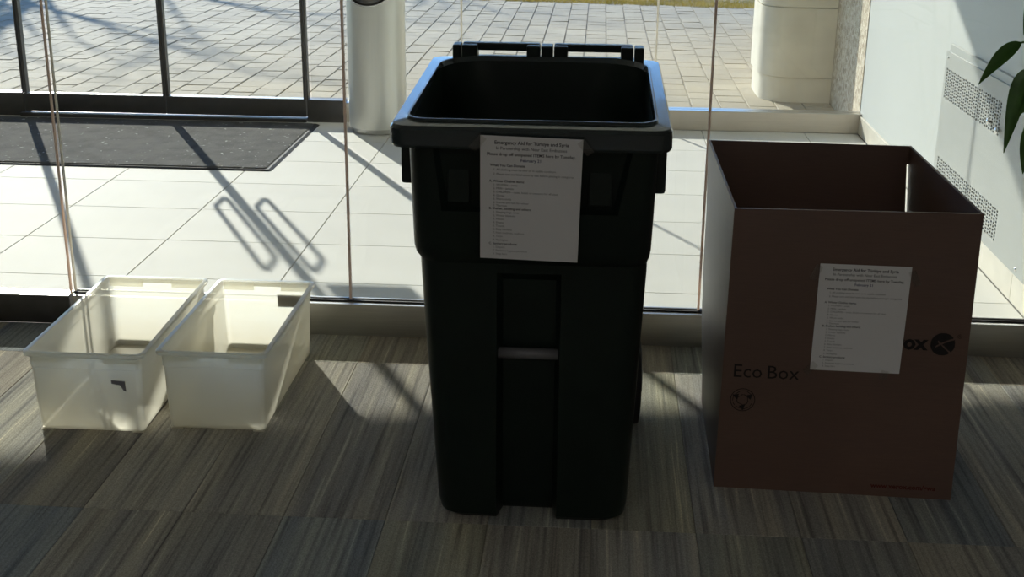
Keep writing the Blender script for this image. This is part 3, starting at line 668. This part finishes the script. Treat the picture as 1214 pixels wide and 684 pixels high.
BOLD = [('What You Can Donate:', 0.021, 0.213, 0.0078, 'LEFT', 0.0001), ('A. Winter Clothes items:', 0.019, 0.178, 0.0074, 'LEFT', 0.0001), ('B. Shelter, bedding and others:', 0.019, 0.116, 0.0074, 'LEFT', 0.0001), ('C. Sanitary products:', 0.019, 0.034, 0.0074, 'LEFT', 0.0001)]
GREY = [('1. All clothing must be new or in usable condition', 0.028, 0.204, 0.0066, 'LEFT', 0), ('2. Please sort and label items by size before placing in categories', 0.028, 0.194, 0.0066, 'LEFT', 0),
        ('1. WOMEN – coats', 0.028, 0.170, 0.0064, 'LEFT', 0), ('2. MEN – jackets', 0.028, 0.162, 0.0064, 'LEFT', 0), ('3. CHILDREN – coats, boots or sweaters for all sizes', 0.028, 0.154, 0.0064, 'LEFT', 0), ('4. Gloves', 0.028, 0.146, 0.0064, 'LEFT', 0),
        ('5. Warm socks', 0.028, 0.138, 0.0064, 'LEFT', 0), ('6. Scarves and hats for winter', 0.028, 0.130, 0.0064, 'LEFT', 0), ('7. Thermals', 0.028, 0.123, 0.0064, 'LEFT', 0),
        ('1. Sleeping bags, tents', 0.028, 0.108, 0.0064, 'LEFT', 0), ('2. Winter blankets', 0.028, 0.100, 0.0064, 'LEFT', 0), ('3. Pillows', 0.028, 0.092, 0.0064, 'LEFT', 0), ('4. Sheets', 0.028, 0.084, 0.0064, 'LEFT', 0), ('5. Towels', 0.028, 0.076, 0.0064, 'LEFT', 0),
        ('6. Baby blankets', 0.028, 0.068, 0.0064, 'LEFT', 0), ('7. New mattress, cushions', 0.028, 0.060, 0.0064, 'LEFT', 0), ('8. Tarps', 0.028, 0.052, 0.0064, 'LEFT', 0), ('9. Flashlights', 0.028, 0.043, 0.0064, 'LEFT', 0),
        ('1. Diapers', 0.028, 0.026, 0.0064, 'LEFT', 0), ('2. Feminine hygiene products', 0.028, 0.018, 0.0064, 'LEFT', 0), ('3. Soap bars', 0.028, 0.010, 0.0064, 'LEFT', 0)]
def notice(label, bl, br, tl, tapes):
    bl, br, tl = Vector(bl), Vector(br), Vector(tl); W, H = (br-bl), (tl-bl); ux = W/0.216; uz = H/0.279; nn = W.cross(H).normalized()
    t = thing('paper_notice', label, 'notice', bl)
    v = []; f = []; nx, nz = 6, 8
    for side in (0, 1):
        for j in range(nz+1):
            for i in range(nx+1): v.append(bl+W*(i/nx)+H*(j/nz)+nn*(0.0 if side else 0.0006))
    n1 = (nx+1)*(nz+1)
    for j in range(nz):
        for i in range(nx):
            q = (j*(nx+1)+i, j*(nx+1)+i+1, (j+1)*(nx+1)+i+1, (j+1)*(nx+1)+i); f.append(q); f.append(tuple(n1+k for k in q[::-1]))
    mesh_obj('sheet', v, f, 'paper', t)
    o = bl+nn*0.0011
    for ln in HEAD+BOLD: text_mesh([ln], 'paper_ink', t, o, ux, uz, 'heading_line')
    text_mesh(DATE, 'paper_ink_blue', t, o, ux, uz, 'date_line')
    tag(text_mesh(GREY, 'paper_ink_grey', t, o, ux, uz, 'small_print'), kind='stuff')
    for cxp, czp, ang, ln in tapes:
        c = bl+ux*cxp+uz*czp+nn*0.0008; a = ux.normalized()*math.cos(ang)+uz.normalized()*math.sin(ang); b = nn.cross(a); h = 0.009
        q = [c-a*ln-b*h, c+a*ln-b*h, c+a*ln+b*h, c-a*ln+b*h]
        mesh_obj('tape_strip', q+[p-nn*0.0005 for p in q], [(0, 1, 2, 3), (7, 6, 5, 4), (0, 4, 5, 1), (1, 5, 6, 2), (2, 6, 7, 3), (3, 7, 4, 0)], 'tape', t)
    return t
notice('white printed paper notice taped to the front of the dark green bin', (-0.2465, 2.726, 0.6865), (-0.0305, 2.726, 0.6815), (-0.240, 2.6500, 0.9790), [(-0.006, 0.262, 0.9, 0.02), (0.222, 0.262, -0.9, 0.018)])
# ------------------------------------------------------------------ cardboard box
bx = thing('cardboard_box', 'large open brown cardboard box with printed front, right of the bin', 'box', (0.62, 3.28, 0))
FBL, FBR = Vector((0.332, 3.005, 0.001)), Vector((0.924, 2.982, 0.001)); FTL, FTR = Vector((0.337, 3.000, 0.742)), Vector((0.913, 2.978, 0.750))
BBL, BBR = Vector((0.340, 3.560, 0.001)), Vector((0.925, 3.555, 0.001)); BTL, BTR = Vector((0.316, 3.575, 0.785)), Vector((0.873, 3.570, 0.782))
def wall_panel(name, a, b, c, d, th, bulge=None, nx=10, nz=14):
    """a,b bottom, c,d top (same order); bulge(u,w) pushes along the outward normal"""
    nn = (b-a).cross(d-a).normalized(); v = []; f = []
    for side in (0, 1):
        for j in range(nz+1):
            for i in range(nx+1):
                u, w_ = i/nx, j/nz; p = (a*(1-u)+b*u)*(1-w_)+(d*(1-u)+c*u)*w_
                if bulge: p = p+nn*bulge(u, w_)
                v.append(p-nn*(th if side else 0))
    n1 = (nx+1)*(nz+1); W = nx+1
    for j in range(nz):
        for i in range(nx):
            q = (j*W+i, j*W+i+1, (j+1)*W+i+1, (j+1)*W+i); f.append(q); f.append(tuple(n1+k for k in q[::-1]))
    for i in range(nx):
        f.append((i+1, i, n1+i, n1+i+1)); k = nz*W+i; f.append((k, k+1, n1+k+1, n1+k))
    for j in range(nz):
        k = j*W; f.append((k, k+W, n1+k+W, n1+k)); k = j*W+nx; f.append((k+W, k, n1+k, n1+k+W))
    return shade_auto(mesh_obj(name, v, f, 'cardboard', bx), 50)
T = 0.006
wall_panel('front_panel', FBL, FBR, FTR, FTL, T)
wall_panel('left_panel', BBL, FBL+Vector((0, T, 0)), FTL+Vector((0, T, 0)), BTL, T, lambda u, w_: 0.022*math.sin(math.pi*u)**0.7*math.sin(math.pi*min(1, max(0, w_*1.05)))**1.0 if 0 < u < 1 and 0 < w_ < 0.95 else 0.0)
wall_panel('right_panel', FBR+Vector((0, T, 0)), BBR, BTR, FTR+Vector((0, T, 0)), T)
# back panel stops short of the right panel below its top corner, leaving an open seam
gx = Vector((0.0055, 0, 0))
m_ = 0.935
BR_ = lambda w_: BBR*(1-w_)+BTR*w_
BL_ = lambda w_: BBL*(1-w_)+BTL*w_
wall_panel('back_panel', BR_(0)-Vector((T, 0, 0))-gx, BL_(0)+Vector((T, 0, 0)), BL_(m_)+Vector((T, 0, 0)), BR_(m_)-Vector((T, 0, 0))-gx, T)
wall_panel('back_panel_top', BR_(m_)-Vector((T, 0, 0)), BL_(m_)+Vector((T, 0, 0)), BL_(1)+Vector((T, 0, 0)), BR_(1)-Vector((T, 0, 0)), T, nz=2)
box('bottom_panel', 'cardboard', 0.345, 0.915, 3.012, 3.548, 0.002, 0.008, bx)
# printing on the front panel
ux = (FBR-FBL).normalized(); uz = (FTL-FBL).normalized(); uz = (uz-ux*uz.dot(ux)).normalized(); nn = ux.cross(uz)
o = FBL+nn*0.0012
wall_u = lambda p: None
fp = [c for c in bx.children if c.name.startswith('front_panel')][0]
text_mesh([('Eco', 0.027, 0.308, 0.050, 'LEFT', 0.0)], 'box_ink', fp, o, ux, uz, 'printed_word_eco')
text_mesh([('Box', 0.110, 0.308, 0.050, 'LEFT', 0.0)], 'box_ink', fp, o, ux, uz, 'printed_word_box')
text_mesh([('xerox', 0.487, 0.404, 0.052, 'RIGHT', 0.002)], 'box_ink', fp, o, ux, uz, 'printed_brand_word')
text_mesh([('www.xerox.com/gwa', 0.392, 0.024, 0.0185, 'LEFT', 0.0006)], 'box_ink_red', fp, o, ux, uz, 'printed_web_line')
text_mesh([('®', 0.557, 0.436, 0.016, 'LEFT', 0.0)], 'box_ink', fp, o, ux, uz, 'printed_mark')
def disc_logo():
    mb = MB(); c = (0.525, 0.420); R_ = 0.029; sg = 40
    # ball split by two crossing curved bands, left open to the cardboard
    def pt(x, z): return o+ux*(c[0]+x)+uz*(c[1]+z)
    def band(x, z):
        d1 = abs(z-0.55*x-0.010*math.cos(x*60)*0.3); d2 = abs(z+0.9*x+0.004)
        return (d1 < 0.0024 and x > -0.016) or (d2 < 0.0024 and x > -0.012)
    st = 0.0014; n = int(R_/st)+1
    for i in range(-n, n+1):
        for j in range(-n, n+1):
            x, z = i*st, j*st
            if x*x+z*z > R_*R_ or band(x, z): continue
            mb.add([pt(x-st/2, z-st/2), pt(x+st/2, z-st/2), pt(x+st/2, z+st/2), pt(x-st/2, z+st/2)], [(0, 1, 2, 3)])
    mb.build('printed_ball_logo', 'box_ink', fp)
disc_logo()
def recycle_mark():
    mb = MB(); c = (0.057, 0.247); 
    def pt(x, z): return o+ux*(c[0]+x)+uz*(c[1]+z)
    for k in range(3):
        a = math.pi/2+k*2*math.pi/3
        def rp(x, z): return pt(x*math.cos(a)-z*math.sin(a), x*math.sin(a)+z*math.cos(a))
        # one folded arrow: thick outline strokes of a bent band ending in a head
        path = [(0.008, -0.021), (0.019, -0.006), (0.019, 0.004), (0.010, 0.016)]
        for w0, w1 in ((0.0045, 0.0062), (-0.0062, -0.0045)):
            for i in range(3):
                (xa, za), (xb, zb) = path[i], path[i+1]; L_ = math.hypot(xb-xa, zb-za); tx, tz = -(zb-za)/L_, (xb-xa)/L_
                mb.add([rp(xa+tx*w0, za+tz*w0), rp(xb+tx*w0, zb+tz*w0), rp(xb+tx*w1, zb+tz*w1), rp(xa+tx*w1, za+tz*w1)], [(0, 1, 2, 3)])
        mb.add([rp(0.000, 0.014), rp(0.016, 0.010), rp(0.012, 0.026)], [(0, 1, 2)])
    for k in range(40):
        a0, a1 = 2*math.pi*k/40, 2*math.pi*(k+1)/40
        mb.add([pt(0.029*math.cos(a0), 0.029*math.sin(a0)), pt(0.029*math.cos(a1), 0.029*math.sin(a1)), pt(0.031*math.cos(a1), 0.031*math.sin(a1)), pt(0.031*math.cos(a0), 0.031*math.sin(a0))], [(0, 1, 2, 3)])
    mb.build('printed_recycling_symbol', 'box_ink', fp)
recycle_mark()
def fpt(u, z): return FBL+ux*u+uz*z+nn*0.0022
notice('white printed paper notice taped to the front of the cardboard box', fpt(0.2150, 0.338), fpt(0.4300, 0.338), fpt(0.2170, 0.613), [(-0.008, 0.255, 1.2, 0.02), (0.226, 0.25, -1.1, 0.02), (0.0, 0.004, 0.8, 0.018), (0.18, -0.006, 1.4, 0.012)])
# ------------------------------------------------------------------ translucent tubs
def tub(label, x0, x1, y0, y1, H, skew, front_gap=None, sticker=None, badge=None):
    t = thing('plastic_tub', label, 'tub', ((x0+x1)/2, (y0+y1)/2, 0), 'empty translucent tubs on the carpet')
    sk = lambda p: (p[0]+skew*(p[1]-y0), p[1], p[2])
    def sec(z, g, r): 
        a = rrect(x0-g, x1+g, y0-g, y1+g, r, 5); return [sk((x, y, z)) for x, y in a]
    th = 0.003
    wallv = [sec(0.006, -0.012, 0.014), sec(0.010, -0.010, 0.016), sec(0.10, -0.006, 0.016), sec(H-0.050, -0.0035, 0.016), sec(H-0.048, -0.001, 0.017), sec(H-0.012, 0.0, 0.017),
             sec(H-0.012, 0.010, 0.022), sec(H-0.010, 0.012, 0.022), sec(H-0.001, 0.012, 0.022), sec(H, 0.010, 0.021), sec(H, -0.001, 0.017),
             sec(H-0.004, -0.003, 0.016), sec(H-0.050, -0.004, 0.015), sec(0.012, -0.013, 0.013)]
    v, f = loft(wallv, cap0=True, cap1=True); sh_ = shade_auto(mesh_obj('shell', v, f, 'tub_plastic', t), 38)
    # feet at the four corners
    for fx in (x0+0.012, x1-0.044):
        for fy in (y0+0.012, y1-0.044):
            q = sk((fx, fy, 0)); box('foot', 'tub_plastic', q[0], q[0]+0.032, fy, fy+0.032, 0.0005, 0.0065, t, 0.002)
    # stepped hand-hold lip inside the back and front rims
    for yy, s in ((y1, -1), (y0, 1)):
        ya, yb = sorted((yy+s*0.004, yy+s*0.0095))
        sx = skew*(yy-y0); wd = x1-x0
        for a, b, dz in ((0.02, 0.36, 0.030), (0.36, 0.66, 0.016), (0.66, 0.98, 0.030)):
            box('hand_lip', 'tub_plastic', x0+sx+wd*a, x0+sx+wd*b, ya, yb, H-dz, H-0.0035, t, 0.0012)
    return t
t1 = tub('milky plastic tub on the left, with a torn dark sticker on its front', -1.529, -1.214, 3.178, 3.835, 0.240, -0.024)
t2 = tub('milky plastic tub on the right, with a grey sticker on its back wall', -1.172, -0.884, 3.215, 3.835, 0.240, -0.002)
v = [(-1.300, 3.1775, 0.162), (-1.262, 3.1775, 0.160), (-1.261, 3.1785, 0.130), (-1.268, 3.1785, 0.132), (-1.276, 3.178, 0.148), (-1.300, 3.1775, 0.152)]
st1 = mesh_obj('torn_sticker', v+[(a, b+0.0015, c) for a, b, c in v], [(0, 5, 4, 3, 2, 1)[::-1], (6, 7, 8, 9, 10, 11)]+[(i, (i+1) % 6, 6+(i+1) % 6, 6+i) for i in range(6)], 'sticker_grey', t1)
box('sticker', 'sticker_grey', -0.998, -0.915, 3.8350, 3.8365, 0.158, 0.196, t2)
# ------------------------------------------------------------------ potted plant reaching into the frame from the right
pl = thing('potted_plant', 'leafy green potted plant at the right edge, in front of the heater', 'plant', (1.30, 3.02, 0))
PXc, PYc = 1.30, 3.02
MB().lathe([(0.0, 0.001), (0.105, 0.001), (0.110, 0.01), (0.145, 0.27), (0.150, 0.29), (0.138, 0.29), (0.130, 0.255)], (PXc, PYc, 0), 40).build('pot', 'pot_glaze', pl, True)
MB().lathe([(0.0, 0.262), (0.07, 0.264), (0.1315, 0.258), (0.1315, 0.25), (0, 0.25)], (PXc, PYc, 0), 32).build('soil', 'soil', pl, True)
for i, (dx, dy, h) in enumerate(((0, 0, 1.15), (0.03, 0.03, 1.3), (-0.03, 0.02, 0.95))):
    MB().tube([(PXc+dx*.5, PYc+dy*.5, 0.25), (PXc+dx, PYc+dy, 0.25+(h-.25)*.5), (PXc+dx*1.8-0.05, PYc+dy*1.8, h)], [0.011, 0.009, 0.005], 8).build('stem', 'stem_green', pl, True)
def leaf_mesh(base, tip, width, droop, side, fold=0.25, twist=0.0):
    base, tip = Vector(base), Vector(tip); ax = tip-base; ln = ax.length; n = 12; v = []; f = []
    sd = Vector(side); sd = (sd-ax*(sd.dot(ax)/ax.length_squared)).normalized(); up = sd.cross(ax.normalized())
    for k in range(n+1):
        u = k/n; wv = width*math.sin(math.pi*min(1, u**0.8))**0.85*(1-0.25*u) if 0 < k < n else 0.0006
        c = base+ax*u+Vector((0, 0, droop*4*u*(1-u))); r = Matrix.Rotation(twist*u, 3, ax.normalized())
        s2 = r @ sd; u2 = r @ up
        for s in (-1, -0.5, 0, 0.5, 1): v.append(c+s2*(wv*s)+u2*(abs(s)*wv*fold))
    nn_ = len(v); v += [p-up*0.0007 for p in v]
    for k in range(n):
        for s in range(4):
            q = (k*5+s, k*5+s+1, k*5+s+6, k*5+s+5); f.append(q); f.append(tuple(nn_+i for i in q[::-1]))
    return v, f
leaves = [((0.953, 3.0, 1.146), (0.863, 2.98, 1.052), 0.023, 0.012, (0.5, 0.3, -0.55), 0.15, 0.1),
          ((0.992, 3.0, 1.090), (0.936, 2.97, 0.898), 0.030, 0.036, (0.85, 0.5, 0.2), 0.55, 0.5),
          ((1.010, 2.98, 1.085), (0.955, 2.99, 0.975), 0.026, 0.0, (0.6, -0.5, 0.2), 0.3, 0.2),
          ((1.005, 3.0, 0.985), (0.992, 2.99, 0.845), 0.026, 0.0, (0.7, 0.5, 0.1), 0.3, 0.2),
          ((0.975, 3.0, 1.290), (0.948, 2.98, 1.165), 0.022, 0.0, (0.7, 0.4, 0.1), 0.2, 0.1),
          ((0.962, 3.0, 1.140), (1.02, 2.96, 1.06), 0.020, 0.0, (0.4, 0.6, 0.3), 0.2, 0.1)]
rl = random.Random(21)
for k in range(26):
    a = rl.uniform(0, 6.28); rr = rl.uniform(0.05, 0.16); z = rl.uniform(0.75, 1.42)
    b = Vector((PXc+rr*math.cos(a)*.5, PYc+rr*math.sin(a)*.5, z)); tp = b+Vector((math.cos(a)*rl.uniform(.1, .17), math.sin(a)*rl.uniform(.1, .17), rl.uniform(-.12, .04)))
    leaves.append((b, tp, rl.uniform(.018, .026), 0.02, (-math.sin(a), math.cos(a), 0.1), 0.25, 0.1))
for L_ in leaves:
    v, f = leaf_mesh(*L_); mesh_obj('leaf', v, f, 'leaf', pl, True)
for p in ((0.953, 3.0, 1.146), (0.985, 3.0, 1.090), (1.000, 2.98, 1.085), (1.010, 3.0, 0.985), (0.975, 3.0, 1.290), (0.962, 3.0, 1.140)):
    q = Vector((PXc-0.05, PYc+0.01, p[2]-0.05)); m2 = (Vector(p)+q)/2+Vector((0, 0, 0.03))
    MB().tube([q, m2, p], 0.0028, 6).build('leaf_stalk', 'stem_green', pl, True)
